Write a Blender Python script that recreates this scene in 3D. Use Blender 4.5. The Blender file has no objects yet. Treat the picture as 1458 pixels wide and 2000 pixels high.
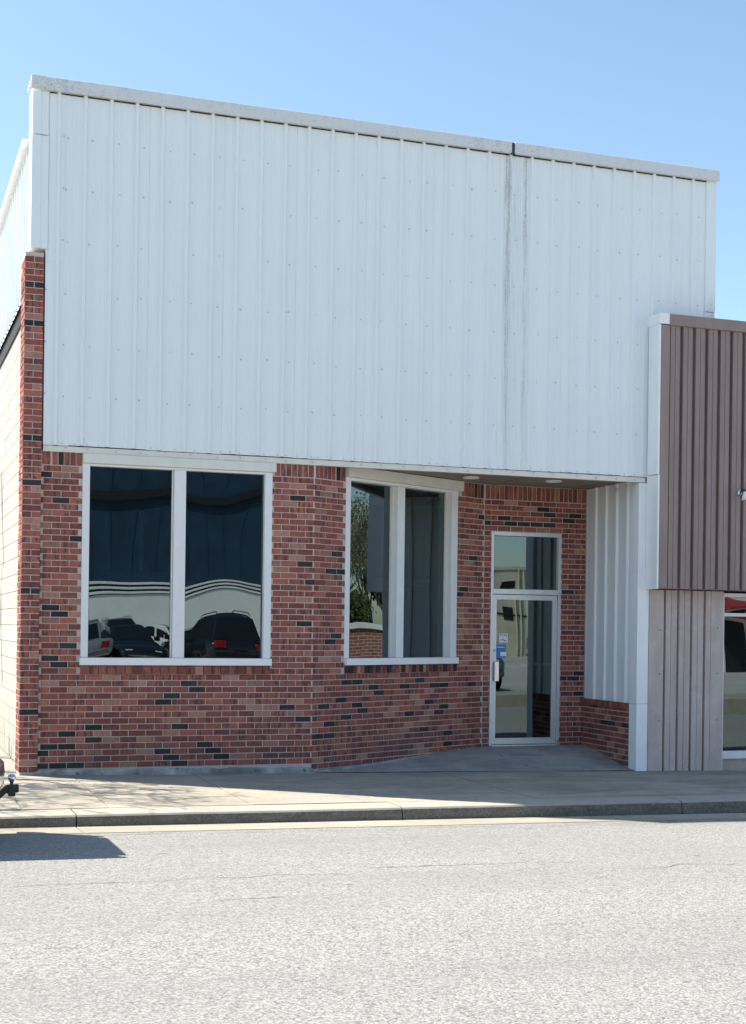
import bpy, math, random
from mathutils import Vector, Matrix, noise
random.seed(7)
R = math.radians
S = bpy.context.scene
COL = S.collection

# ------------------------------------------------------------------ camera
cd = bpy.data.cameras.new('camera'); cam = bpy.data.objects.new('camera', cd); COL.objects.link(cam)
S.camera = cam
YAW, ROLL = 0.3403, 0.0128
cam.location = (-1.6194, -15.486, 1.5637)
cam.matrix_world = Matrix.Translation(cam.location) @ Matrix.Rotation(-YAW, 4, 'Z') @ Matrix.Rotation(R(90), 4, 'X') @ Matrix.Rotation(ROLL, 4, 'Z')
cd.sensor_fit = 'VERTICAL'; cd.sensor_height = 24.0; cd.sensor_width = 24.0 * 746 / 1024
cd.lens = 24.0 * 2757.4 / 2000.0
cd.shift_y = (1226.7 - 1000) / 2000.0
cd.clip_start = 0.05; cd.clip_end = 2000

# ------------------------------------------------------------------ light
SUN_H = Vector((-0.835, 0.551, 0)).normalized(); ELEV = R(48.8)
to_sun = Vector((SUN_H.x * math.cos(ELEV), SUN_H.y * math.cos(ELEV), math.sin(ELEV)))
W = bpy.data.worlds.new('World'); S.world = W; W.use_nodes = True
wn = W.node_tree; wn.nodes.clear()
sky = wn.nodes.new('ShaderNodeTexSky'); sky.sky_type = 'NISHITA'; sky.sun_disc = False
sky.sun_elevation = ELEV; sky.sun_rotation = math.atan2(to_sun.x, to_sun.y)
sky.altitude = 250; sky.air_density = 1.0; sky.dust_density = 0.8; sky.ozone_density = 1.25
bg = wn.nodes.new('ShaderNodeBackground'); bg.inputs[1].default_value = 0.115
wo = wn.nodes.new('ShaderNodeOutputWorld')
tint = wn.nodes.new('ShaderNodeMix'); tint.data_type = 'RGBA'; tint.blend_type = 'MULTIPLY'; tint.inputs[0].default_value = 1
tint.inputs[7].default_value = (.985, 1.03, .99, 1)      # camera white balance leans slightly to cyan
wn.links.new(sky.outputs[0], tint.inputs[6]); wn.links.new(tint.outputs[2], bg.inputs[0]); wn.links.new(bg.outputs[0], wo.inputs[0])
sl = bpy.data.lights.new('sun', 'SUN'); sun = bpy.data.objects.new('sun', sl); COL.objects.link(sun)
sl.energy = 5.0; sl.angle = R(0.53); sl.color = (1.0, 0.94, 0.84)
sun.rotation_euler = (-to_sun).to_track_quat('-Z', 'Y').to_euler(); sun.location = (-20, 15, 30)
S.view_settings.view_transform = 'Standard'; S.view_settings.look = 'None'
S.view_settings.exposure = 1.03; S.view_settings.gamma = 1.0; S.view_settings.use_curve_mapping = False

# ------------------------------------------------------------------ helpers
class MB:
    def __init__(s): s.v = []; s.f = []; s.c = []
    def add(s, vs, fs, col=None):
        o = len(s.v); s.v += [tuple(p) for p in vs]
        s.f += [tuple(i + o for i in q) for q in fs]
        s.c += [col] * len(fs)
    def box(s, x0, x1, y0, y1, z0, z1, M=None, col=None):
        vs = [Vector(p) for p in ((x0,y0,z0),(x1,y0,z0),(x1,y1,z0),(x0,y1,z0),(x0,y0,z1),(x1,y0,z1),(x1,y1,z1),(x0,y1,z1))]
        if M: vs = [M @ p for p in vs]
        s.add(vs, [(0,3,2,1),(4,5,6,7),(0,1,5,4),(1,2,6,5),(2,3,7,6),(3,0,4,7)], col)
    def tube(s, pts, rad, n=8, cap=True):
        pts = [Vector(p) for p in pts]
        if not hasattr(rad, '__len__'): rad = [rad] * len(pts)
        o = len(s.v); up = None
        for i, p in enumerate(pts):
            d = (pts[min(i+1, len(pts)-1)] - pts[max(i-1, 0)]).normalized()
            if up is None:
                up = d.orthogonal().normalized()
            up = (up - d * up.dot(d));
            if up.length < 1e-5: up = d.orthogonal()
            up.normalize()
            q = d.cross(up)
            for k in range(n):
                a = 2 * math.pi * k / n
                s.v.append(tuple(p + (up * math.cos(a) + q * math.sin(a)) * rad[i]))
        for i in range(len(pts) - 1):
            for k in range(n):
                a, b = o + i*n + k, o + i*n + (k+1) % n
                s.f.append((a, b, b + n, a + n)); s.c.append(None)
        if cap:
            s.f.append(tuple(o + k for k in range(n))[::-1]); s.c.append(None)
            s.f.append(tuple(o + (len(pts)-1)*n + k for k in range(n))); s.c.append(None)
    def lathe(s, prof, n, M):   # prof list of (r, h) about local z
        o = len(s.v)
        for r, h in prof:
            for k in range(n):
                a = 2 * math.pi * k / n
                s.v.append(tuple(M @ Vector((r*math.cos(a), r*math.sin(a), h))))
        for i in range(len(prof)-1):
            for k in range(n):
                a, b = o + i*n + k, o + i*n + (k+1) % n
                s.f.append((a, b, b+n, a+n)); s.c.append(None)
    def loft(s, rings, close=True, caps=True):
        o = len(s.v); n = len(rings[0])
        for r in rings: s.v += [tuple(p) for p in r]
        for i in range(len(rings)-1):
            for k in range(n if close else n-1):
                a, b = o + i*n + k, o + i*n + (k+1) % n
                s.f.append((a, b, b+n, a+n)); s.c.append(None)
        if caps:
            s.f.append(tuple(o + k for k in range(n))[::-1]); s.c.append(None)
            s.f.append(tuple(o + (len(rings)-1)*n + k for k in range(n))); s.c.append(None)
    def mesh(s, name, mat, smooth=False):
        me = bpy.data.meshes.new(name); me.from_pydata(s.v, [], s.f)
        if any(c is not None for c in s.c):
            at = me.attributes.new('bcol', 'FLOAT_COLOR', 'FACE')
            flat = []
            for c in s.c: flat += list(c if c else (.5,.5,.5,0))
            at.data.foreach_set('color', flat)
        me.materials.append(mat)
        if smooth: me.polygons.foreach_set('use_smooth', [True]*len(me.polygons))
        me.update(); return me
    def build(s, name, mat, parent=None, smooth=False, bevel=0, kind=None, fix=False):
        me = s.mesh(name, mat, smooth)
        if fix:
            import bmesh
            bm = bmesh.new(); bm.from_mesh(me); bmesh.ops.recalc_face_normals(bm, faces=bm.faces); bm.to_mesh(me); bm.free()
        return link(name, me, parent, bevel, kind)

def link(name, me, parent=None, bevel=0, kind=None):
    o = bpy.data.objects.new(name, me); COL.objects.link(o)
    if parent: o.parent = parent
    if bevel:
        m = o.modifiers.new('bevel', 'BEVEL'); m.width = bevel; m.segments = 2; m.limit_method = 'ANGLE'
    if kind: o['kind'] = kind
    return o
def tag(o, label, cat, group=None):
    o['label'] = label; o['category'] = cat
    if group: o['group'] = group
    return o
def thing(name, label, cat, loc=(0,0,0), rz=0, group=None):
    o = bpy.data.objects.new(name, None); COL.objects.link(o); o.location = loc; o.rotation_euler = (0,0,rz)
    o.empty_display_size = .3
    return tag(o, label, cat, group)
def copy_tree(o, parent=None):
    c = o.copy(); COL.objects.link(c); c.parent = parent
    for ch in list(o.children): copy_tree(ch, c)
    return c
def ident(): return Matrix.Identity(4)

# ------------------------------------------------------------------ materials
class NT:
    def __init__(s, name):
        s.m = bpy.data.materials.new(name); s.m.use_nodes = True; s.t = s.m.node_tree
        s.t.nodes.clear(); s.o = s.n('ShaderNodeOutputMaterial')
    def n(s, ty, **kw):
        x = s.t.nodes.new(ty)
        for k, v in kw.items(): setattr(x, k, v)
        return x
    def l(s, a, b): s.t.links.new(a, b)
    def set(s, sock, v):
        if isinstance(v, bpy.types.NodeSocket): s.l(v, sock)
        elif isinstance(v, (tuple, list)) and len(v) == 3 and sock.type == 'RGBA': sock.default_value = (*v, 1)
        else: sock.default_value = v
    def math(s, op, a, b=None, c=None, clamp=False):
        x = s.n('ShaderNodeMath', operation=op, use_clamp=clamp); s.set(x.inputs[0], a)
        if b is not None: s.set(x.inputs[1], b)
        if c is not None: s.set(x.inputs[2], c)
        return x.outputs[0]
    def mix(s, f, a, b, mode='MIX'):
        x = s.n('ShaderNodeMix', data_type='RGBA', blend_type=mode); s.set(x.inputs[0], f); s.set(x.inputs[6], a); s.set(x.inputs[7], b)
        return x.outputs[2]
    def noise(s, vec, scale, detail=3, rough=.55, dist=0):
        x = s.n('ShaderNodeTexNoise'); s.l(vec, x.inputs['Vector']); x.inputs['Scale'].default_value = scale
        x.inputs['Detail'].default_value = detail; x.inputs['Roughness'].default_value = rough; x.inputs['Distortion'].default_value = dist
        return x.outputs[0]
    def ramp(s, f, a, b, va=0., vb=1.):
        x = s.n('ShaderNodeMapRange', clamp=True); s.set(x.inputs[0], f)
        for i, v in enumerate((a, b, va, vb)): x.inputs[1+i].default_value = v
        return x.outputs[0]
    def pos(s): return s.n('ShaderNodeNewGeometry').outputs['Position']
    def xyz(s, v):
        x = s.n('ShaderNodeSeparateXYZ'); s.l(v, x.inputs[0]); return x.outputs
    def scale(s, v, k):
        x = s.n('ShaderNodeVectorMath', operation='MULTIPLY'); s.l(v, x.inputs[0]); x.inputs[1].default_value = k; return x.outputs[0]
    def bsdf(s, col, rough=.6, metal=0, spec=.5, bump=None, bstr=.2, bdist=.01, coat=0):
        p = s.n('ShaderNodeBsdfPrincipled'); s.set(p.inputs['Base Color'], col); s.set(p.inputs['Roughness'], rough)
        p.inputs['Metallic'].default_value = metal; p.inputs['Specular IOR Level'].default_value = spec
        p.inputs['Coat Weight'].default_value = coat; p.inputs['Coat Roughness'].default_value = .03
        if bump is not None:
            b = s.n('ShaderNodeBump'); b.inputs['Strength'].default_value = bstr; b.inputs['Distance'].default_value = bdist
            s.l(bump, b.inputs['Height']); s.l(b.outputs[0], p.inputs['Normal'])
        s.l(p.outputs[0], s.o.inputs[0]); return s.m

def plain(name, col, rough=.6, metal=0, spec=.5, var=.12, sc=6, coat=0):
    t = NT(name); p = t.pos(); n = t.noise(p, sc, 4)
    c = t.mix(t.ramp(n, .3, .7), tuple(x*(1-var) for x in col), tuple(min(1, x*(1+var)) for x in col))
    return t.bsdf(c, rough, metal, spec, coat=coat)

def m_white_metal():
    t = NT('white_metal'); p = t.pos(); x, y, z = t.xyz(p)
    st = t.noise(t.scale(p, (14, 14, .7)), 1.0, 4)
    cl = t.noise(p, 1.3, 3)
    c = t.mix(t.ramp(st, .35, .75), (.815, .855, .868), (.785, .825, .838))
    c = t.mix(t.ramp(cl, .45, .8, 0, .35), c, (.75, .785, .80))
    # rain streaks below the coping joint
    def band(cx_, w):
        return t.ramp(t.math('ABSOLUTE', t.math('SUBTRACT', x, cx_)), w*.25, w, 1, 0)
    s1 = t.math('MAXIMUM', band(5.495, .060), t.math('MULTIPLY', band(5.735, .050), .8))
    s1 = t.math('MAXIMUM', s1, t.math('MULTIPLY', band(5.62, .16), .26))
    fine = t.ramp(t.noise(t.scale(p, (85, 85, 2.0)), 1.0, 5, .75), .40, .60)
    gr = t.ramp(t.noise(p, 45, 4, .7), .3, .65, .35, 1)
    fade = t.ramp(z, 3.4, 7.2, .32, 1.0)
    d = t.math('MULTIPLY', t.math('MULTIPLY', s1, fine), t.math('MULTIPLY', fade, gr))
    d = t.math('MULTIPLY', d, t.math('LESS_THAN', y, 0.05))
    c = t.mix(t.math('MULTIPLY', d, .95), c, (.15, .16, .145))
    # grime at the far right end trim
    g2 = t.math('MULTIPLY', t.ramp(x, 8.2, 8.3), t.ramp(z, 5.9, 5.6, 0, 1))
    g2 = t.math('MULTIPLY', g2, t.ramp(t.noise(p, 30, 5, .7), .4, .7))
    c = t.mix(t.math('MULTIPLY', g2, .6), c, (.35, .35, .33))
    return t.bsdf(c, .42, 0, .4)
def m_coping():
    t = NT('coping_metal'); p = t.pos(); x, y, z = t.xyz(p)
    n = t.noise(p, 16, 6, .75); big = t.noise(t.scale(p, (1, 1, .3)), 1.6, 2)
    near = t.math('MAXIMUM', t.ramp(t.math('ABSOLUTE', t.math('SUBTRACT', x, 5.5)), .1, 1.1, 1, 0), t.ramp(t.math('ABSOLUTE', t.math('SUBTRACT', x, .25)), .1, 1.1, .75, 0))
    near = t.math('MAXIMUM', near, .32)
    d = t.math('MULTIPLY', t.ramp(n, .5, .66), t.math('MULTIPLY', near, t.ramp(big, .3, .6, .3, 1)))
    sp = t.math('MULTIPLY', t.ramp(t.noise(p, 60, 3, .6), .6, .66), near)
    c = t.mix(t.math('MULTIPLY', d, .8), (.66, .68, .69), (.33, .32, .28))
    c = t.mix(t.math('MULTIPLY', sp, .9), c, (.08, .09, .07))
    return t.bsdf(c, .5, 0, .4)
def m_brick():
    t = NT('brick'); p = t.pos()
    a = t.n('ShaderNodeAttribute', attribute_name='bcol')
    n1 = t.noise(p, 38, 5, .7); n2 = t.noise(p, 170, 3, .7)
    band = t.noise(t.scale(p, (26, 26, 5)), 1.0, 3, .6)
    c = t.mix(t.ramp(n1, .3, .7, 0, .8), a.outputs['Color'], t.mix(1, a.outputs['Color'], (.62, .55, .55), 'MULTIPLY'))
    fl = t.math('MULTIPLY', t.ramp(band, .50, .57), a.outputs['Alpha'])
    c = t.mix(t.math('MULTIPLY', fl, .75), c, (.055, .035, .04))
    c = t.mix(t.ramp(n2, .54, .72, 0, .5), c, (.5, .34, .29))
    # splash-back grime near the pavement
    z = t.xyz(p)[2]; gz = t.math('MULTIPLY', t.ramp(z, .45, -.1), t.ramp(t.noise(p, 2.2, 4), .42, .62))
    c = t.mix(t.math('MULTIPLY', gz, .62), c, (.07, .065, .075))
    return t.bsdf(c, .85, 0, .25, t.math('ADD', n1, t.math('MULTIPLY', n2, .6)), .45, .004)
def m_mortar():
    t = NT('mortar'); p = t.pos(); n = t.noise(p, 90, 4, .7); b = t.noise(p, 2.5, 3)
    c = t.mix(t.ramp(n, .3, .7), (.52, .44, .40), (.66, .575, .53)); c = t.mix(t.ramp(b, .4, .75, 0, .4), c, (.34, .28, .27))
    return t.bsdf(c, .95, 0, .15, n, .5, .003)
def m_concrete(name, a, b, stain, sc=3.0):
    t = NT(name); p = t.pos()
    big = t.noise(p, .8*sc/3, 5, .6); med = t.noise(p, 5, 6, .75); fine = t.noise(p, 140, 3, .7); blot = t.noise(t.scale(p, (.7, 1.9, 1)), 1.0, 6, .65, .6)
    c = t.mix(t.ramp(big, .32, .7), a, b)
    c = t.mix(t.ramp(blot, .46, .66, 0, .55), c, stain)
    c = t.mix(t.ramp(med, .5, .74, 0, .6), c, stain)
    c = t.mix(t.ramp(fine, .35, .75, 0, .3), c, tuple(x*.6 for x in stain))
    gum = t.noise(p, 13, 1, .3)
    c = t.mix(t.ramp(gum, .755, .775, 0, .6), c, tuple(x*.35 for x in stain))
    return t.bsdf(c, .9, 0, .2, t.math('ADD', fine, med), .4, .005)
def m_kerb_face():
    t = NT('kerb_concrete'); p = t.pos(); z = t.xyz(p)[2]
    n = t.noise(t.scale(p, (3, 3, 11)), 1.0, 6, .75); f = t.noise(p, 48, 5, .8)
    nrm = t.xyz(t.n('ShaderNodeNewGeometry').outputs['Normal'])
    face = t.ramp(nrm[2], .75, .45)      # upright face darkened by grime and by its shade, put into the colour
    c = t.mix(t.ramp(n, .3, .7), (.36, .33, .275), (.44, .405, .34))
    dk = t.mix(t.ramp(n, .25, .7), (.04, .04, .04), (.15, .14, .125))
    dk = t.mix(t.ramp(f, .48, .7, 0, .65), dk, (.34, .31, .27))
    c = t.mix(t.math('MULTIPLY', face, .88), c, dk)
    return t.bsdf(c, .9, 0, .2, f, .5, .004)
def m_asphalt():
    t = NT('worn_asphalt'); p = t.pos(); x, y, z = t.xyz(p)
    v = t.n('ShaderNodeTexVoronoi'); t.l(p, v.inputs['Vector']); v.inputs['Scale'].default_value = 100
    gv = t.xyz(v.outputs['Color'])[0]
    v2 = t.n('ShaderNodeTexVoronoi'); t.l(p, v2.inputs['Vector']); v2.inputs['Scale'].default_value = 55
    gw = t.xyz(v2.outputs['Color'])[1]
    f = t.noise(p, 60, 4, .8); big = t.noise(t.scale(p, (.30, .9, 1)), 1.0, 5, .6); lane = t.noise(t.scale(p, (.08, 1.5, 1)), 1.0, 3)
    c = t.mix(gv, (.185, .18, .168), (.435, .426, .404))
    c = t.mix(t.ramp(gw, .88, .97, 0, .6), c, (.13, .128, .122))
    c = t.mix(t.ramp(f, .42, .30, 0, .75), c, (.11, .11, .11))
    c = t.mix(t.ramp(big, .42, .68, 0, .34), c, (.23, .223, .208))
    c = t.mix(t.ramp(lane, .5, .72, 0, .28), c, (.21, .206, .196))
    spot = t.noise(t.scale(p, (3.4, 6.0, 1)), 1.0, 2, .5)
    c = t.mix(t.ramp(spot, .72, .77, 0, .6), c, (.09, .09, .09))
    # grit washed along the gutter edge
    gr = t.math('MULTIPLY', t.ramp(t.math('ABSOLUTE', t.math('ADD', y, 3.68)), .03, .26, 1, 0), t.ramp(t.noise(t.scale(p, (2.0, 9, 1)), 1.0, 5, .7), .5, .62))
    c = t.mix(t.math('MULTIPLY', gr, .6), c, (.16, .15, .115))
    b = t.math('ADD', gv, t.math('MULTIPLY', f, 1.4))
    return t.bsdf(c, .9, 0, .25, b, .7, .006)
def m_glass():
    t = NT('tinted_glass')
    fr = t.n('ShaderNodeFresnel'); fr.inputs[0].default_value = 1.55
    fac = t.math('ADD', t.math('MULTIPLY', fr.outputs[0], 1.5), .068, clamp=True)
    tr = t.n('ShaderNodeBsdfTransparent'); tr.inputs[0].default_value = (.16, .21, .25, 1)
    gl = t.n('ShaderNodeBsdfGlossy'); gl.inputs['Color'].default_value = (.76, .94, 1, 1); gl.inputs['Roughness'].default_value = .0
    mx = t.n('ShaderNodeMixShader'); t.l(fac, mx.inputs[0]); t.l(tr.outputs[0], mx.inputs[1]); t.l(gl.outputs[0], mx.inputs[2])
    t.l(mx.outputs[0], t.o.inputs[0]); return t.m
def m_brown():
    t = NT('brown_siding'); p = t.pos(); x, y, z = t.xyz(p)
    n = t.noise(t.scale(p, (9, 9, 1.2)), 1.0, 5); ch = t.noise(p, 5, 6, .7)
    c = t.mix(t.ramp(n, .3, .7), (.26, .19, .178), (.315, .235, .218))
    c = t.mix(t.ramp(ch, .5, .8, 0, .3), c, (.34, .275, .26))
    return t.bsdf(c, .55, 0, .35)
def m_brown_faded():
    t = NT('faded_brown_siding'); p = t.pos(); x, y, z = t.xyz(p)
    n = t.noise(t.scale(p, (9, 9, 1.0)), 1.0, 5); ch = t.noise(p, 4, 6, .75)
    c = t.mix(t.ramp(n, .3, .7), (.47, .39, .365), (.57, .48, .45))
    c = t.mix(t.ramp(ch, .48, .75, 0, .6), c, (.66, .60, .575))
    return t.bsdf(c, .75, 0, .25)
def m_soffit():
    t = NT('soffit_board'); p = t.pos(); n = t.noise(t.scale(p, (1.5, 14, 1)), 1.0, 5)
    return t.bsdf(t.mix(t.ramp(n, .3, .7), (.25, .20, .155), (.36, .30, .24)), .7, 0, .3)
def m_block():
    t = NT('painted_block'); p = t.pos(); n = t.noise(p, 60, 5, .75); b = t.noise(t.scale(p, (1, 2, .5)), 1.2, 4)
    z = t.xyz(p)[2]
    g = t.math('MULTIPLY', t.ramp(z, 1.1, .0), t.ramp(t.noise(t.scale(p, (6, 9, .8)), 1.0, 5, .7), .42, .62))
    c = t.mix(t.ramp(b, .3, .75), (.45, .435, .395), (.39, .375, .335)); c = t.mix(t.math('MULTIPLY', g, .75), c, (.20, .21, .13))
    return t.bsdf(c, .9, 0, .2, n, .6, .005)
def m_far_brick():
    t = NT('far_brick'); p = t.pos(); x, y, z = t.xyz(p)
    cb = t.n('ShaderNodeCombineXYZ'); t.l(t.math('ADD', x, y), cb.inputs[0]); t.l(z, cb.inputs[1])
    b = t.n('ShaderNodeTexBrick'); t.l(cb.outputs[0], b.inputs[0]); b.inputs['Scale'].default_value = 1
    b.inputs['Brick Width'].default_value = .4; b.inputs['Row Height'].default_value = .13; b.inputs['Mortar Size'].default_value = .012
    for i, c in zip((1, 2, 3), ((.33, .12, .08), (.25, .08, .06), (.5, .42, .36))): b.inputs[i].default_value = (*c, 1)
    return t.bsdf(b.outputs[0], .9)
def m_leaf(name, a, b):
    t = NT(name); oi = t.pos(); n = t.noise(oi, 2.2, 3)
    return t.bsdf(t.mix(t.ramp(n, .3, .7), a, b), .7, 0, .3)

M = dict(metal=m_white_metal(), coping=m_coping(), brick=m_brick(), mortar=m_mortar(), glass=m_glass(),
    walk=m_concrete('sidewalk_concrete', (.37,.335,.27), (.47,.425,.35), (.21,.19,.16)),
    ramp=m_concrete('ramp_concrete', (.34,.325,.295), (.52,.495,.45), (.19,.185,.175)),
    gutter=m_concrete('gutter_concrete', (.37,.335,.265), (.44,.395,.32), (.27,.245,.195)),
    lot=m_concrete('lot_concrete', (.44,.42,.38), (.52,.50,.46), (.34,.32,.29), 1),
    footing=m_concrete('footing_concrete', (.24,.24,.235), (.62,.61,.57), (.07,.07,.075), 14),
    kerb=m_kerb_face(), asphalt=m_asphalt(), brown=m_brown(), brown2=m_brown_faded(), soffit=m_soffit(), block=m_block(),
    white=plain('white_paint', (.80,.80,.80), .45, 0, .4, .03, 9), cream=plain('cream_paint', (.74,.72,.66), .5, 0, .4, .05, 7),
    flash=plain('white_flashing', (.86,.87,.88), .4, 0, .4, .03, 4),
    alu=plain('aluminium', (.66,.67,.68), .38, .35, .5, .04, 12), steel=plain('brushed_steel', (.62,.62,.63), .3, .9, .5, .05, 20),
    chrome=plain('chrome', (.72,.73,.75), .12, 1, .5, .03, 8), black=plain('black_plastic', (.02,.02,.022), .5, 0, .5, .2, 20),
    rubber=plain('tyre_rubber', (.025,.025,.026), .85, 0, .3, .2, 30), seal_shade=plain('sealant_and_shade', (.03,.03,.032), .7, 0, .3, .2, 20),
    room=plain('dark_interior', (.06,.06,.065), .9, 0, .2, .1, 2), screw=plain('grey_screw', (.57,.58,.60), .5, .2, .4, .1, 3),
    paper=plain('paper', (.82,.82,.80), .8, 0, .2, .03, 30), blue=plain('blue_print', (.05,.20,.52), .5, 0, .4, .15, 40), ink=plain('ink', (.04,.04,.05), .8, 0, .2, .1, 10),
    moss=plain('mossy_joint', (.05,.075,.05), .9, 0, .2, .5, 30), crack=plain('crack_fill', (.10,.10,.10), .95, 0, .1, .4, 40),
    blockjoint=plain('block_joint', (.41,.395,.355), .95, 0, .1, .1, 9),
    joint=plain('joint_dirt', (.10,.095,.085), .95, 0, .1, .4, 30),
    bark=plain('bark', (.12,.095,.075), .9, 0, .2, .3, 9), leafd=m_leaf('dark_leaf', (.035,.055,.02), (.07,.10,.035)), leafl=m_leaf('spring_leaf', (.15,.145,.085), (.24,.22,.14)),
    gravel=m_concrete('gravel', (.34,.31,.27), (.42,.39,.34), (.25,.23,.2)), ground=m_concrete('ground_soil', (.16,.15,.10), (.2,.19,.12), (.12,.11,.08)),
    navy=plain('navy_siding', (.022,.052,.092), .6, 0, .3, .2, 1.2), pale=plain('pale_stucco', (.88,.87,.85), .9, 0, .2, .07, 1.5), darkband=plain('dark_band', (.012,.013,.018), .6),
    pale2=plain('pale_masonry', (.60,.55,.44), .9, 0, .2, .12, .9), fbrick=m_far_brick(), red=plain('red_canvas', (.30,.03,.035), .8), grass=plain('dry_grass', (.14,.15,.06), .95, 0, .1, .3, 2),
    carblack=plain('black_car_paint', (.012,.013,.016), .12, 0, .5, .1, 2, 1), carnavy=plain('navy_car_paint', (.012,.022,.04), .12, 0, .5, .1, 2, 1), carsilver=plain('silver_car_paint', (.42,.43,.44), .25, .5, .5, .03, 2, 1),
    carwhite=plain('white_car_paint', (.75,.75,.74), .2, 0, .5, .02, 2, 1), cargrey=plain('grey_car_paint', (.09,.11,.13), .15, .2, .5, .05, 2, 1),
    carglass=plain('car_glass', (.012,.015,.018), .03, 0, .7, .05, 2), headlamp=plain('headlamp_lens', (.7,.72,.74), .08, .3, .6, .05, 9), redlamp=plain('red_lamp_lens', (.35,.015,.015), .1, 0, .6, .1, 9))

# ------------------------------------------------------------------ ground levels
def clampf(x, a, b): return max(a, min(b, x))
def z_base(x): return -.055 - .0156 * clampf(x, -12, 16)
def z_kerb(x): return -.098 - .0085 * clampf(x, -12, 16)
def z_walk(x, y):
    f = clampf(-y / 3.0, 0, 1); return z_base(x) * (1-f) + z_kerb(x) * f
def z_road(x, y):
    return -.183 - .0136 * clampf(x, -12, 16) + .018 * clampf(-3.55 - y, 0, 4.0) - .012 * clampf(-7.9 - y, 0, 5)
def struct(o): o['kind'] = 'structure'; return o

def sheet(name, xs, ys, zf, mat, parent=None, thick=0):
    mb = MB(); nx, ny = len(xs), len(ys)
    vs = [(x, y, zf(x, y)) for y in ys for x in xs]
    fs = [(j*nx+i, j*nx+i+1, (j+1)*nx+i+1, (j+1)*nx+i) for j in range(ny-1) for i in range(nx-1)]
    mb.add(vs, fs)
    if thick:
        o = len(mb.v); mb.v += [(x, y, z - thick) for x, y, z in vs]
        idx = lambda i, j: j*nx+i
        for i in range(nx-1):
            for j, fl in ((0, 0), (ny-1, 1)):
                a, b = idx(i, j), idx(i+1, j)
                mb.f.append((a, o+a, o+b, b)); mb.c.append(None)
        for j in range(ny-1):
            for i in (0, nx-1):
                a, b = idx(i, j), idx(i, j+1); mb.f.append((a, b, o+b, o+a)); mb.c.append(None)
        return mb.build(name, mat, parent, fix=False)
    return mb.build(name, mat, parent)
def lin(a, b, n): return [a + (b-a)*i/n for i in range(n+1)]

struct(sheet('ground', lin(-500, 500, 2), lin(-500, 500, 2), lambda x, y: -.95, M['ground']))
road = struct(sheet('road', lin(-45, 42, 40), [-3.56 - .75*i for i in range(13)], z_road, M['asphalt']))
# concrete gutter pan with its joints
gut = struct(sheet('gutter', [-45, -20, -12] , [-3.56, -3.05], lambda x, y: z_road(x, y)+.004, M['gutter']))
for i in range(-4, 9):
    x0, x1 = 3.11 + i*3.04, 3.11 + (i+1)*3.04 - .012
    sheet('gutter_slab', lin(x0, x1, 4), [-3.57, -3.3, -3.05], lambda x, y: z_road(x, y)+.004 - .02*clampf((y+3.57)/.5, 0, 1), M['gutter'], gut, .12)
# kerb stones
kerb = struct(sheet('kerb', [-45, -20, -9.2], [-3.05, -2.6], lambda x, y: z_kerb(x), M['kerb'], None, .4))
for i in range(-4, 9):
    x0, x1 = 3.12 + i*3.04, 3.12 + (i+1)*3.04 - .012
    mb = MB(); rings = []
    for x in lin(x0, x1, 6):
        wob = .006*noise.noise((x*3, 0, 1)); zt = z_kerb(x) + .004*noise.noise((x*4, 2, 5)); zb = z_road(x, -3.05) - .12
        pr = [(-2.62, zb), (-2.62, zt), (-2.96+wob, zt-.001), (-2.99+wob, zt-.007), (-3.004+wob, zt-.022), (-3.012+wob, zt-.05), (-3.03, zb)]
        rings.append([(x, y, z) for y, z in pr])
    mb.loft(rings); mb.build('kerb_stone', M['kerb'], kerb, fix=True)
# sidewalk slabs
walk = struct(sheet('sidewalk', [-45, -20, -9.2], [-2.62, -1.3, 0.0], z_walk, M['walk'], None, .15))
xj = [-9.2, -7.4, -5.6, -3.8, -2.0, -.35, .42, 1.75, 3.12, 4.72, 6.45, 8.2, 10, 11.8, 13.6, 15.4, 17.2, 19, 20.8, 24, 30]
for i in range(len(xj)-1):
    x0, x1 = xj[i]+.006, xj[i+1]-.006
    dz = random.uniform(-.003, .003)
    mb = MB(); n = 6
    sk = .0
    sheet('sidewalk_slab', lin(x0, x1, n), [-2.605, -2.0, -1.3, -.6, .0], lambda x, y: z_walk(x, y) + dz + .0015*noise.noise((x*2, y*2, 0)), M['walk'], walk, .12)
sheet('joint_filler', lin(-9.2, 30, 40), [-2.64, -1.3, 0], lambda x, y: z_walk(x, y)-.014, M['joint'], walk)
# alley left of the building, opposite pavement and lot
struct(sheet('alley', lin(-16, -.04, 6), lin(0.0, 26, 6), lambda x, y: z_base(x) - .012, M['gravel']))
struct(sheet('opposite_lot', lin(-60, 90, 10), lin(-95, -12.56, 10), lambda x, y: -.05, M['lot']))
ok = MB(); ok.box(-60, 90, -12.85, -12.55, -.7, -.03); struct(ok.build('opposite_kerb', M['walk']))
struct(sheet('opposite_sidewalk', lin(-60, 90, 10), [-15.1, -12.85], lambda x, y: -.035, M['walk']))
struct(sheet('lawn', [40.9, 60, 90], [10, -5, -24], lambda x, y: -.04, M['grass']))

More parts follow.
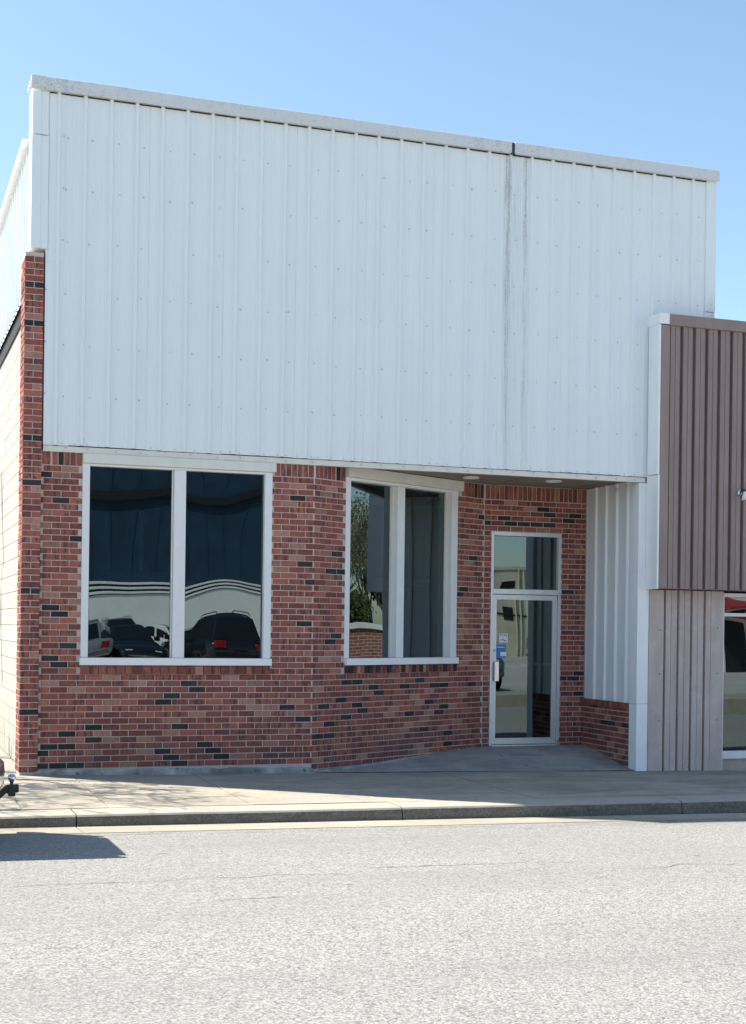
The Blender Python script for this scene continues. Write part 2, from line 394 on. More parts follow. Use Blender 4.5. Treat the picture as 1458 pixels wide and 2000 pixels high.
# cracks and worn spots in the asphalt, slightly sunken fills laid as thin strips
CR = [[(-.84,-6.22),(-.45,-6.16),(-.21,-6.17),(.28,-6.17),(.55,-6.06),(.75,-6.16),(1.04,-6.07),(1.6,-6.15)], [(.31,-7.08),(.42,-6.98),(.55,-6.96),(.73,-6.95),(.95,-6.96)],
      [(-.84,-8.12),(-.69,-8.11),(-.52,-8.11)], [(-.31,-7.96),(-.25,-8.0),(-.19,-8.11)], [(1.72,-5.91),(2.28,-5.9),(2.79,-5.91),(3.04,-5.89),(3.5,-5.99)], [(3.46,-6.28),(3.66,-6.35),(3.93,-6.35),(4.16,-6.2),(4.66,-6.33),(6.5,-6.2)]]
for L in CR:
    mb = MB(); pts = []
    for (a, b), (c, d) in zip(L[:-1], L[1:]):
        n = max(2, int(abs(c-a)/.035))
        for k in range(n): 
            x = a + (c-a)*k/n; y = b + (d-b)*k/n
            pts.append((x, y + .018*noise.noise((x*11, y, 3)) + .01*noise.noise((x*40, y, 8))))
    vs = []; fs = []
    for i, (x, y) in enumerate(pts):
        w = .0062 * (0.35 + 1.1*abs(noise.noise((x*7, 4, y)))) * min(1, i/4, (len(pts)-1-i)/4)
        vs += [(x, y-w, z_road(x, y)+.003), (x, y+w, z_road(x, y)+.003)]
    fs = [(2*i, 2*i+2, 2*i+3, 2*i+1) for i in range(len(pts)-1)]
    mb.add(vs, fs); mb.build('road_crack', M['crack'], road)

# ------------------------------------------------------------------ the main building
B = thing('commercial_building', 'white metal-clad storefront with red brick base and recessed glass door', 'building')
TRIM_Z, PAN_Z0, PAN_Z1 = 3.42, 3.49, 7.30
ANG_A = Vector((3.14, 0, 0)); ANG_B = Vector((5.93, 1.5, 0)); DOOR_Y = 1.5; DX0, DX1 = 5.93, 7.43; TH_Z = .045
angt = (ANG_B - ANG_A).normalized(); angL = (ANG_B - ANG_A).length
def frame_mat(o, t):   # local x along wall, local y inward, z up
    n = Vector((-t.y, t.x, 0)); m = Matrix.Identity(4)
    for i in range(3): m[i][0] = t[i]; m[i][1] = n[i]; m[i][2] = (0,0,1)[i]; m[i][3] = o[i]
    return m
MF = frame_mat(Vector((0,0,0)), Vector((1,0,0)))
MA = frame_mat(ANG_A, angt)
MD = frame_mat(Vector((0, DOOR_Y, 0)), Vector((1,0,0)))
KN_A = Vector((7.43, DOOR_Y, 0)); KN_B = Vector((7.39, 0.0, 0)); knt = (KN_B - KN_A).normalized(); knL = (KN_B-KN_A).length
MK = frame_mat(KN_A, knt)
MG = MD @ Matrix.Translation((6.037, 0, TH_Z)) @ Matrix.Diagonal((1.0275, 1, 1.0275, 1)) @ Matrix.Translation((-5.834, 0, -.086))   # door leaf and frame

# structural shell: walls behind the claddings, roof, interior
sh = MB()
sh.box(.05, 8.37, .06, .22, 3.50, 7.26)             # behind the metal front
sh.box(-.03, .15, .22, 20, 5.25, 6.74); sh.box(8.25, 8.37, .22, 20, -.4, 6.74); sh.box(-.03, 8.37, 20, 20.2, -.4, 6.74)
sh.build('shell', M['block'], B)
rf = MB(); rf.box(.15, 8.25, .22, 20, 6.3, 6.45); rf.build('roof', M['gravel'], B)
inn = MB(); inn.box(.2, 8.2, 5.0, 5.1, -.1, 3.45); inn.box(.16, 3.1, .25, 5.0, -.15, -.05); inn.box(3.1, 8.2, 1.75, 5.0, -.15, -.05); inn.box(.16, 8.2, .25, 5.0, 3.56, 3.62); inn.box(.14, .2, .3, 5.0, -.05, 3.5); inn.box(8.15, 8.2, .3, 5, -.05, 3.5)
inn.build('interior_wall', M['room'], B)

# --- metal front panels
PIT = .2805; R0 = .48
def rib_profile(xa, xb, ribs):
    pts = [(xa, 0)]
    for r in ribs:
        pts += [(r-.028, 0), (r-.014, -.030), (r+.014, -.030), (r+.028, 0)]
    mids = []
    for r in ribs + [ribs[-1] + PIT]:
        for q in (-.62, -.38):
            x = r + q*PIT
            if xa+.02 < x < xb-.02: mids.append(x)
    for x in mids: pts += [(x-.010, 0), (x-.004, -.0035), (x+.004, -.0035), (x+.010, 0)]
    pts.append((xb, 0)); pts.sort(); return pts
def metal_panel(xa, xb, ribs, z0, z1, name='metal_panel', seed=0):
    pr = rib_profile(xa, xb, ribs); nz = 26; mb = MB(); vs = []
    for j in range(nz+1):
        z = z0 + (z1-z0)*j/nz
        for x, y in pr:
            vs.append((x, -.03 + y + .0022*noise.noise((x*1.7, z*.9, seed)) + .0012*noise.noise((x*4, z*2.3, 5+seed)), z))
    n = len(pr); fs = [(j*n+i, j*n+i+1, (j+1)*n+i+1, (j+1)*n+i) for j in range(nz) for i in range(n-1)]
    # returned bottom edge
    pass
    # lapped side edge
    o2 = len(vs); vs += [(xa, .01, z0), (xa, .01, z1)]; fs.append((0, nz*n, o2+1, o2))
    mb.add(vs, fs); return mb.build(name, M['metal'], B)
metal_panel(.075, R0-.5*PIT+.002, [.20], PAN_Z0-.004, PAN_Z1, seed=99)
for k in range(10):
    ribs = [R0 + PIT*(3*k+i) for i in range(3) if 3*k+i < 28]
    if not ribs: continue
    xa = ribs[0]-PIT/2; xb = ribs[-1]+PIT/2
    if k == 9: xb = 8.27
    metal_panel(xa+.0015, xb, ribs, PAN_Z0 + random.uniform(-.003, .003), PAN_Z1, seed=k)
# lapped cover sheet beside the left corner, flat end trims
mb = MB(); mb.box(.10, .268, -.0365, -.0335, 5.46, PAN_Z1-.02); mb.build('lap_sheet', M['metal'], B)
mb = MB(); mb.box(8.245, 8.395, -.047, .25, 5.62, PAN_Z1); mb.build('end_trim', M['metal'], B, bevel=.004)
mb = MB(); mb.box(8.25, 8.39, -.044, .25, 3.6, 5.612); mb.build('end_trim', M['metal'], B, bevel=.004)
for z0, z1, dx in ((5.58, 6.79, .0), (6.80, 7.31, .004)):
    mb = MB(); mb.box(-.085+dx, .095-dx, -.052+dx, .30, z0, z1); mb.box(-.085+dx, .012, -.060+dx, -.052+dx, z0, z1); mb.build('corner_trim', M['metal'], B, bevel=.005)
# --- screws
mb = MB()
def screw(x, y, z, r=.0075):
    mb.lathe([(r*1.5, 0), (r*1.4, .002), (r, .003), (r*.9, .008), (.0005, .009)], 6, Matrix.Translation((x, y, z)) @ Matrix.Rotation(R(90), 4, 'X'))
for row in range(7):
    z = 6.80 - .557*row
    for i in range(-1, 28):
        if row and random.random() < .03: continue
        screw(R0 + PIT*i + (.095 if i % 2 else .07) + random.uniform(-.018, .018), -.031, z + random.uniform(-.012, .012), random.choice((.006, .007, .008)))
    screw(.085, -.034, z + .02); screw(.255, -.037, z + .01) if row < 3 else None
for i in range(0, 56): screw(.15 + i*.132 + random.uniform(-.03, .03), -.031, PAN_Z0 + .022, .0055)
mb.build('screws', M['screw'], B, kind='stuff')
m2 = MB(); m2.box(.1, 8.24, -.044, .03, 7.257, 7.268); m2.build('coping_shade_strip', M['seal_shade'], B)  # dark strip added to paint the shaded gaps between ribs under the coping
# --- parapet coping: two lengths with an open mossy joint
def coping(x0, x1, name, mat, z1=7.405, y0=-.095, y1=.30, n=14):
    m = MB(); rings = []
    for x in lin(x0, x1, n):
        dz = .006*noise.noise((x*.8, 1, 0)); dy = .004*noise.noise((x*.9, 4, 0))
        rings.append([(x, y, z+dz) for y, z in ((y1, z1-.02), (y0+dy, z1), (y0-.004+dy, z1-.004), (y0-.004+dy, z1-.128), (y0+.012+dy, z1-.140), (y0+.014+dy, z1-.134), (y0+.008+dy, z1-.12), (y0+.02+dy, z1-.03), (y1, z1-.05))])
    m.loft(rings); return m.build(name, mat, B, fix=True)
coping(-.095, 5.515, 'coping', M['coping']); coping(5.555, 8.40, 'coping', M['coping'])
coping(5.505, 5.565, 'coping_joint', M['moss'], 7.398, -.088, .29, 3)
coping(-.10, .055, 'coping_end', M['coping'], 7.410, -.101, .31, 3)
# --- left side: metal siding over painted block
mb = MB(); vs = []; ys = []
y = .20
while y < 19.6: ys += [(y, 0), (y+.10, 0), (y+.112, -.024), (y+.138, -.024), (y+.15, 0)]; y += PIT
n = len(ys)
for zt in (5.20, 6.80):
    for yy, dx in ys: vs.append((-.078 + dx, yy, zt - .0*yy))
mb.add(vs, [(i+1, i, n+i, n+i+1) for i in range(n-1)])
mb.build('side_siding', M['metal'], B)
mb = MB(); mb.box(-.05, -.015, .36, 19.6, 5.03, 5.3); mb.build('siding_shade_strip', M['seal_shade'], B)  # added dark band, paints the shade below the siding overhang
mb = MB(); mb.box(-.15, .08, .28, 20, 6.74, 6.84); mb.build('side_coping', M['flash'], B, bevel=.005)
mb = MB(); mb.box(-.020, .15, .34, 20, -.4, 5.25); side_wall = mb.build('side_wall', M['blockjoint'], B)
mb = MB()
for c in range(26):
    off = .2 if c % 2 else 0
    for k in range(49):
        y0 = .352 + k*.4 - off; y1 = y0 + .391
        y0 = max(y0, .352)
        z0 = -.05 + c*.2
        mb.box(-.03 - random.uniform(0, .002), -.01, y0, y1, z0, z0+.193)
mb.build('blocks', M['block'], side_wall, kind='stuff')

# --- trim strip, soffit
mb = MB(); mb.box(.075, 7.434, -.022, .05, TRIM_Z, PAN_Z0-.006); mb.build('fascia_trim', M['cream'], B, bevel=.004)
sof_z = 3.470
sof_pts = [(3.0, .05), (7.5, .05), (7.5, .6), (7.5, 1.58), (5.85, 1.58), (3.0, .05+.02)]
soff = MB(); soff.add([(x, y, sof_z) for x, y in sof_pts] + [(x, y, sof_z+.08) for x, y in sof_pts], [(5,4,3,2,1,0), (6,7,8,9,10,11)] + [(i, (i+1)%6, 6+(i+1)%6, 6+i) for i in range(6)])
soffit = soff.build('soffit', M['soffit'], B)
for (x, y) in ((5.42, .78), (6.53, .71)):
    mb = MB(); mb.lathe([(.105, 0), (.105, -.012), (.098, -.016), (.076, -.012), (.07, .0), (.06, .03)], 28, Matrix.Translation((x, y, sof_z-.001))); mb.lathe([(.068, -.004), (.0005, -.012)], 28, Matrix.Translation((x, y, sof_z-.001)))
    mb.build('recessed_light', M['white'], soffit, smooth=True)
for x in (4.55, 6.02, 7.2):
    mb = MB(); mb.box(x, x+.05, .06, 1.48, sof_z-.008, sof_z-.001)
    if x > 5: mb.build('soffit_batten', M['soffit'], soffit)

# --- brickwork
CH, PX = .0682, .190        # course height, stretcher pitch
JT = .0105
def rgb_brick():
    r = random.random(); v = random.uniform(.86, 1.26)
    if r < .12: c = (.44*v, .225*v, .165*v); fl = .25        # pale sanded face
    elif r < .33: c = (.235*v, .070*v, .062*v); fl = .5
    elif r < .62: c = (.335*v, .105*v, .080*v); fl = .3 if random.random() < .35 else 1
    else: c = (.39*v, .130*v, .092*v); fl = .2 if random.random() < .5 else 1
    return (min(c[0], .7), c[1], c[2], fl)
def rgb_dark():
    v = random.uniform(.8, 1.5); return (.030*v, .027*v, .030*v, 0)
VAR = [rgb_brick() for _ in range(56)] + [rgb_dark() for _ in range(6)]
bricks = []   # (matrix, len, height, depth, colour index)
def subtract(iv, holes):
    out = [iv]
    for a, b in holes:
        nxt = []
        for x0, x1 in out:
            if b <= x0 or a >= x1: nxt.append((x0, x1)); continue
            if a > x0: nxt.append((x0, a))
            if b < x1: nxt.append((b, x1))
        out = nxt
    return out
def courses(Mw, s0, s1, zc0, ncourse, holes, dark, zmin=None, off0=0.0, bottom=None):
    """holes: (s0,s1,z0,z1); dark: list of (s,z)"""
    used = set()
    for c in range(ncourse):
        z = zc0 + c*CH
        hs = [(h[0], h[1]) for h in holes if h[2] < z+CH/2-.008 and h[3] > z-CH/2+.008]
        off = off0 + (0 if c % 2 == 0 else PX/2)
        for a, b in subtract((s0, s1), hs):
            k = math.floor((a - off)/PX) - 1
            while off + k*PX < b:
                x0, x1 = max(a, off + k*PX + JT/2), min(b, off + (k+1)*PX - JT/2); k += 1
                if x1 - x0 < .035: continue
                if bottom and z - CH/2 < bottom((x0+x1)/2) - .06: continue
                ci = random.randrange(56)
                for d in dark:
                    if abs(d[1]-z) < CH*.52 and x0 - .01 <= d[0] <= x1 + .01 and (d not in used):
                        ci = 56 + random.randrange(6); used.add(d); break
                bricks.append((Mw @ Matrix.Translation(((x0+x1)/2, random.uniform(-.0015, .0015), z)), x1-x0, CH-JT, ci))
def soldiers(Mw, s0, s1, z0, h, w=.0577+.010, proud=0, dark=.06):
    n = max(1, round((s1-s0)/w)); w = (s1-s0)/n
    for i in range(n):
        ci = 56 + random.randrange(6) if random.random() < dark else random.randrange(56)
        bricks.append((Mw @ Matrix.Translation((s0 + w*(i+.5), -proud + random.uniform(-.002, .002), z0 + h/2)), w-.010, h, ci))
DL = [(.11,3.175),(.24,2.917),(.43,2.517),(.22,1.713),(.31,1.649),(.4,1.317),(.21,1.181),(.31,1.118),(1.77,.925),(1.86,.858),(1.58,.789),(1.48,.723),(.69,.45),(1.67,.453),(.39,.38),(.69,.313),(.19,.238),(.39,.243),(.08,.167),(1.47,.177),(1.95,.251),(2.05,.181),(1.56,.109),(1.65,.039),(.09,.031),(.28,.031),(.46,.032),(2.14,.113),(2.94,3.041),(3.04,2.317),(3.04,2.053),(3.08,1.588),(2.93,.66),(3.08,.523)]
DA = [(.316,2.185),(.462,2.187),(.469,2.453),(.363,1.455),(.293,1.39),(.6,.927),(.785,.926),(1.089,.86),(1.179,.794),(1.978,.927),(1.676,.863),(2.269,.859),(2.474,.857),(2.875,.858),(.485,.726),(.196,.659),(.786,.659),(.899,.593),(.589,.524),(.293,.457),(.086,.315),(.296,.318),(1.77,.53),(2.175,.661),(2.288,.596),(2.373,.532),(2.072,.326),(2.384,.258),(2.382,.121),(3.071,3.069),(2.94,2.493),(2.749,2.107),(2.68,2.038)]
DD = [(6.88,3.195),(6.3,3.068),(6.02,3.002),(6.58,3.001),(6.33,2.939),(6.5,2.937),(6.69,2.938),(6.88,2.937),(6.96,3.128),(7.19,3.133),(7.14,2.096),(7.28,.986),(7.16,.922),(7.26,3.067),(7.19,.919),(7.31,.724)]
ZC = .034
def base_ang(s): p = ANG_A + angt*s; f = clampf(p.y/1.5, 0, 1); return z_base(p.x)*(1-f) + (TH_Z-.01)*f
SOLD0, SOLH = 3.281, .136
# left of the corner
courses(MF, .064, 3.1395, ZC, 48, [(.50, 2.632, 1.02, 3.5)], DL, off0=-.01)
soldiers(MF, .07, .165, SOLD0, SOLH); soldiers(MF, .175, .495, SOLD0, SOLH); soldiers(MF, 2.66, 3.125, SOLD0, SOLH, dark=.1)
soldiers(MF, .50, 2.632, 1.024, .090, .19/2, .018, .04)
# angled wall
courses(MA, .0035, angL-.006, ZC-2*CH, 50, [(.515, 2.60, 1.02, 3.6)], DA, off0=.0, bottom=base_ang)
soldiers(MA, .012, .34, SOLD0, SOLH+.04); soldiers(MA, .35, .510, SOLD0, SOLH+.04, .072); soldiers(MA, 2.69, angL-.02, SOLD0, SOLH+.045, dark=.5)
soldiers(MA, .525, 2.61, 1.024, .090, .0677, .018, .12)
# door wall
courses(MD, DX0+.006, DX1-.006, ZC, 48, [(6.026, 7.060, -1, 2.862)], DD, off0=DX0)
soldiers(MD, DX0+.012, DX1-.008, SOLD0, SOLH+.045)
# knee wall under the corrugated return
KNE = .045
MK2 = MK @ Matrix.Translation((0, -KNE, 0))
courses(MK2, .012, knL-.168, ZC-3*CH, 12, [], [(.35, .58), (.75, .38), (.94, .38), (1.3, .38)], bottom=lambda s: z_base(7.3)*(s/knL) + TH_Z*(1-s/knL))
soldiers(MK2, .0, knL-.168, .585, .068, .075, .012)
# pilaster at the left corner, front and sunlit side
PL0, PL1, PLY = -.138, .058, -.045
MP = frame_mat(Vector((PL0, PLY, 0)), Vector((1,0,0)))
nP = 81
for c in range(nP):
    z = ZC - .0682*0 + c*CH - .03
    w = PL1-PL0; dk = c in (50, 52, 9, 70, 71, 76) or random.random() < .04
    if c % 2: parts = [(0, w)]
    else: parts = [(0, w/2-JT/2), (w/2+JT/2, w)]
    for a, b in parts:
        bricks.append((MP @ Matrix.Translation(((a+b)/2, random.uniform(-.002, .002), z)), b-a, CH-JT, 56+random.randrange(6) if dk and random.random() < .7 else random.randrange(56)))
MPS = frame_mat(Vector((PL0, .36, 0)), Vector((0,-1,0)))
for c in range(nP):
    z = ZC + c*CH - .03
    L = .405 - .012; cuts = [0, .19, .38, L] if c % 2 else [0, .095, .285, L]
    for a, b in zip(cuts[:-1], cuts[1:]):
        if b - a > .03: bricks.append((MPS @ Matrix.Translation(((a+b)/2, random.uniform(-.003, .002), z)), b-a-JT, CH-JT, random.randrange(56)))
# mortar bodies
mo = MB(); REC = .007; BT = .20
def wallbox(Mw, s0, s1, z0, z1, d=REC, t=BT): mo.box(s0, s1, d, t, z0, z1, Mw)
wallbox(MF, .05, 3.138, -.35, 1.115); wallbox(MF, .05, .502, 1.115, 3.425); wallbox(MF, 2.63, 3.138, 1.115, 3.425)
wallbox(MA, .0, angL+.02, -.35, 1.115, REC+.0006); wallbox(MA, .0, .515, 1.115, 3.48, REC+.0006, .16); wallbox(MA, 2.602, angL+.02, 1.115, 3.48)
wallbox(MD, DX0-.02, 6.028, -.2, 3.48, REC, .16); wallbox(MD, 7.058, DX1+.1, -.2, 3.48, REC, .16); wallbox(MD, 6.028, 7.058, 2.862, 3.48, REC, .16)
mo.box(.004, knL-.164, REC, .10, -.4, .652, MK2)
mo.box(PL0+REC, PL1-.002, PLY+REC, .352, -.3, 5.535)
brick_wall = mo.build('brick_wall', M['mortar'], B)
camp = Vector(cam.location)
def bmesh_for(L, H, col, D=.05, bv=.0035):
    m = MB(); a, h = L/2, H/2; b = bv
    vs = [(-a,0+b,-h),(a,b,-h),(a,b,h),(-a,b,h),(-a+b,0,-h+b),(a-b,0,-h+b),(a-b,0,h-b),(-a+b,0,h-b),(-a,D,-h),(a,D,-h),(a,D,h),(-a,D,h)]
    return vs, [(4,5,6,7),(0,1,5,4),(1,2,6,5),(2,3,7,6),(3,0,4,7),(8,9,1,0),(9,10,2,1),(10,11,3,2),(11,8,0,3)]
def area(b):
    p = b[0].translation; d = camp - p; n = b[0].to_3x3() @ Vector((0,-1,0))
    # bricks hidden by other walls or behind the frame count least
    return b[1]*b[2]*max(0, d.normalized().dot(n))/d.length_squared
bricks.sort(key=area, reverse=True)
cache = {}
for b in bricks[:300]:
    key = (round(b[1], 3), round(b[2], 3), b[3])
    if key not in cache:
        m = MB(); vs, fs = bmesh_for(key[0], key[1], None); m.add(vs, fs, VAR[b[3]]); cache[key] = m.mesh('brick', M['brick'])
    o = link('brick', cache[key], brick_wall); o.matrix_local = b[0]
m = MB()
for b in bricks[300:]:
    vs, fs = bmesh_for(b[1], b[2], None); m.add([b[0] @ Vector(v) for v in vs], fs, VAR[b[3]])
m.build('bricks', M['brick'], brick_wall, kind='stuff')
# rough concrete footing under the brick
mb = MB(); rings = []
path = [(Vector((x, 0, 0)), 0) for x in lin(.03, 3.10, 24)] + [(ANG_A + angt*s, 1) for s in lin(.06, 2.7, 22)]
for p, k in path:
    n = Vector((0,-1,0)) if not k else Vector((angt.y, -angt.x, 0))
    j = .012*noise.noise((p.x*9, p.y*9, 0)) + .008*noise.noise((p.x*30, 1, 0)); fade = clampf((5.3-p.x)/2.2, 0, 1)
    zt = (-.004 + .014*noise.noise((p.x*6, 3, 3))) if not k else max(-.075 + .02*noise.noise((p.x*8, 3, 3)), base_ang((p-ANG_A).length) + .012 + .02*noise.noise((p.x*7, 3, 3)))
    if not k: zt -= .035*clampf(p.x/3.0, 0, 1)
    w = .03 + .03*(.5+noise.noise((p.x*2.4, 7, 1)))*fade + j
    q = p + n*w; rings.append([(p.x - n.x*.03, p.y - n.y*.03, zt+.004), (q.x - n.x*.02, q.y - n.y*.02, zt), (q.x, q.y, zt-.02), (q.x + n.x*.012, q.y + n.y*.012, -.3)])
mb.loft(rings, close=False, caps=False); mb.build('footing', M['footing'], B, fix=True)

# --- storefront windows
def pane(Mw, s0, s1, z0, z1, yin, parent, seed, bow=.0015, tiltz=0, tiltx=0, wav=.0006, n=28, twist=0):
    m = MB(); vs = []
    for j in range(n+1):
        for i in range(n+1):
            u, v = i/n, j/n; x = s0 + (s1-s0)*u; z = z0 + (z1-z0)*v
            d = bow*(1-(2*u-1)**2)*(1-(2*v-1)**2) + tiltz*(z-z0) + tiltx*(x-s0) + twist*(u-.5)*(v-.5)
            d += wav*noise.noise((x*1.6+seed, z*1.3, seed)) 
            vs.append(Mw @ Vector((x, yin - d, z)))
    m.add(vs, [(j*(n+1)+i, j*(n+1)+i+1, (j+1)*(n+1)+i+1, (j+1)*(n+1)+i) for j in range(n) for i in range(n)])
    return m.build('pane', M['glass'], parent, smooth=True)
def bar(name, Mw, a, parent, mat='white', bevel=.003):
    m = MB(); m.box(*a, Mw); return m.build(name, M[mat], parent, bevel=bevel)
# window in the flush wall
m = MB(); m.box(.502, .580, -.012, .11, 1.205, 3.312); m.box(2.546, 2.630, -.012, .11, 1.205, 3.312); m.box(.580, 2.546, -.008, .11, 3.288, 3.312)
w1 = m.build('window', M['white'], B, bevel=.003)
bar('sill', MF, (.490, 2.640, -.045, .11, 1.122, 1.203), w1, 'flash', .005)
bar('header_board', MF, (.503, 2.668, -.040, .11, 3.314, 3.418), w1, 'cream', .004)
bar('mullion', MF, (1.507, 1.638, -.014, .10, 1.205, 3.286), w1, 'white', .003)
bar('bead', MF, (1.490, 1.505, .035, .075, 1.205, 3.286), w1, 'cream', .001)
bar('bead', MF, (.581, .590, .035, .075, 1.205, 3.286), w1, 'seal_shade', .001)
pane(MF, .575, 1.515, 1.20, 3.292, .062, w1, 1.3, .0022, .0012, .0, .0012, twist=.004)
pane(MF, 1.63, 2.55, 1.20, 3.292, .062, w1, 4.1, .0022, .0012, .0, .0012, twist=.004)
# window in the angled wall, glass set deeper
m = MB(); m.box(.517, .60, .0, .15, 1.205, 3.335, MA); m.box(2.475, 2.598, -.010, .15, 1.205, 3.335, MA); m.box(.60, 2.475, -.004, .15, 3.300, 3.335, MA)
w2 = m.build('window', M['white'], B, bevel=.003)
bar('sill', MA, (.517, 2.612, -.045, .15, 1.122, 1.203), w2, 'flash', .005)
bar('header_board', MA, (.517, 2.672, -.045, .15, 3.337, 3.462), w2, 'cream', .004)
bar('mullion', MA, (1.425, 1.560, -.012, .14, 1.205, 3.298), w2, 'white', .003)
bar('bead', MA, (1.405, 1.423, .07, .115, 1.205, 3.298), w2, 'cream', .001)
bar('bead', MA, (2.455, 2.473, .07, .115, 1.205, 3.298), w2, 'cream', .001)
pane(MA, .59, 1.43, 1.20, 3.305, .10, w2, 7.7, .0016, .0, .0, .0010)
pane(MA, 1.555, 2.48, 1.20, 3.305, .10, w2, 9.2, .0014, .0, .0, .0010)

# --- aluminium door with transom
DF = -.012
m = MB(); m.box(5.826, 5.862, DF, .13, .075, 2.824, MG); m.box(6.782, 6.824, DF, .13, .075, 2.824, MG); m.box(5.862, 6.782, DF, .13, 2.772, 2.824, MG); m.box(5.862, 6.782, DF, .13, 2.022, 2.088, MG)
m.box(5.862, 6.782, -.02, .14, .055, .085, MG)
dfm = m.build('door_frame', M['alu'], B, bevel=.003)
tp = pane(MG, 5.86, 6.785, 2.085, 2.775, .05, dfm, 2.2, .0006, .0, .0, .0005)
m = MB(); m.box(5.866, 5.918, .004, .05, .092, 2.016, MG); m.box(6.716, 6.778, .004, .05, .092, 2.016, MG); m.box(5.918, 6.716, .004, .05, 1.950, 2.016, MG); m.box(5.918, 6.716, .004, .05, .092, .172, MG)
door = m.build('door', M['alu'], B, bevel=.003)
pane(MG, 5.914, 6.72, .168, 1.954, .03, door, 3.5, .0008, .0, .0, .0006)
bar('push_bar', MG, (5.918, 6.716, .05, .075, 1.105, 1.135), door, 'alu', .004)
m = MB(); m.box(5.875, 5.888, -.055, -.035, .905, 1.155, MG); m.box(5.875, 5.888, -.036, .004, .915, .935, MG); m.box(5.875, 5.888, -.036, .004, 1.125, 1.145, MG); m.box(5.872, 5.935, -.050, -.042, .905, 1.155, MG)
m.build('pull_handle', M['steel'], door, bevel=.003)
m = MB(); m.lathe([(.0005, .01), (.012, .01), (.016, .006), (.017, 0)], 16, MG @ Matrix.Translation((5.890, .004, 1.30)) @ Matrix.Rotation(R(90), 4, 'X')); m.build('lock_cylinder', M['steel'], door, smooth=True)
for z0, z1 in ((1.985, 2.06), (.09, .15)):
    bar('pivot_hinge', MG, (6.776, 6.806, -.03, DF, z0, z1), door, 'steel', .003)
# notices taped behind the glass
no = MB(); no.box(5.965, 6.085, .0235, .0255, 1.40, 1.515, MG); no = no.build('paper_notice', M['paper'], door)
ink = MB(); random.seed(21)
for row, zc in enumerate((1.488, 1.425)):
    x = 5.980
    for k in range(5):
        for q in range(3):
            dx = random.uniform(0, .012); dz = random.uniform(-.012, .012)
            ink.box(x+dx, x+dx+random.choice((.004, .011)), .0222, .0232, zc+dz-.002, zc+dz+random.choice((.004, .013)), MG)
        x += .019
ink.build('handwriting', M['ink'], no)
no2 = MB(); no2.box(5.925, 6.06, .0240, .0260, 1.20, 1.375, MG); no2 = no2.build('blue_poster', M['blue'], door)
bar('white_slip', MG, (5.985, 6.066, .0212, .0236, 1.225, 1.278), no2, 'paper', 0)
bar('white_band', MG, (5.935, 6.04, .0212, .0236, 1.335, 1.345), no2, 'paper', 0)

# --- corrugated white return at the right of the recess
random.seed(11)
m = MB(); vs = []; pr = []; s = 0
s = .0
while s < knL + .02:
    pr += [(s, 0), (s+.26, 0), (s+.275, -.028), (s+.31, -.028), (s+.325, 0)]; s += .2905
pr = [p for p in pr if p[0] <= knL]; pr.append((knL, 0))
for z in (.658, 3.465):
    for a, d in pr: vs.append(MK @ Vector((a, d+.0, z)))
n = len(pr); m.add(vs, [(i, i+1, n+i+1, n+i) for i in range(n-1)])
m.build('corrugated_panel', M['metal'], B)
m = MB(); m.box(-.02, knL-.06, .02, .1, -.3, 3.50, MK); m.build('return_wall', M['block'], B)
m = MB(); m.box(-.015, .03, -.012, .01, .658, 3.465, MK); m.build('edge_trim', M['alu'], B)
for z0, z1, d in ((-.30, .66, 0), (.663, 3.413, .002)):
    m = MB(); m.box(7.345-d, 7.503, -.028+d, .16, z0, z1); m.build('corner_post', M['flash'], B, bevel=.004)
m = MB(); m.lathe([(.012, 0), (.018, .01), (.012, .03), (.006, .03)], 10, MK @ Matrix.Translation((.92, -.03, 3.38)) @ Matrix.Rotation(R(90), 4, 'X')); m.build('pipe_stub', M['steel'], B)

# --- entrance ramp of concrete
m = MB(); vs = []; fs = []; nu, nv = 26, 10
for j in range(nv+1):
    v = j/nv
    for i in range(nu+1):
        u = i/nu
        xa = 3.14 + (5.93-3.14)*v; xb = 7.40 + (7.44-7.40)*v
        x = xa + (xb-xa)*u; y = v*1.54
        f = clampf(y/1.4, 0, 1); f = f*f*(3-2*f)*.55 + f*.45
        z = (z_base(x)+.004)*(1-f) + (TH_Z-.018)*f + .004*noise.noise((x*2.2, y*2.2, 3))*(1 if 0 < j < nv else 0)
        vs.append((x, y, z))
fs = [(j*(nu+1)+i, j*(nu+1)+i+1, (j+1)*(nu+1)+i+1, (j+1)*(nu+1)+i) for j in range(nv) for i in range(nu)]
m.add(vs, fs); ramp = struct(m.build('entrance_ramp', M['ramp'], smooth=True))

# ------------------------------------------------------------------ neighbour building
NB = thing('neighbor_building', 'low brown ribbed-metal storefront adjoining the white facade on the right', 'building', (8.6, 0, 0))
def nb(o): o.matrix_parent_inverse = Matrix.Translation((-8.6, 0, 0)); return o
NY, NX0, NX1 = -.27, 7.47, 16.5; NZ0, NZ1 = 2.10, 5.34
m = MB(); m.box(NX0+.03, NX1, NY+.03, .1, NZ0+.006, NZ1+.03); m.box(8.45, NX1, .1, 14, 2.1, 5.2); nb(m.build('upper_wall', M['brown'], NB))
m = MB(); m.box(NX0+.03, NX1, NY+.02, .15, NZ0-.004, NZ0+.004); nb(m.build('canopy_underside', M['brown'], NB))
P = .1795; x = NX0 + .01; k = 0
m = MB(); m.box(NX0, NX0+.122, NY-.030, NY+.03, NZ0, NZ1); nb(m.build('siding_board', M['brown'], NB, bevel=.002))
x = NX0 + .135
bd = None
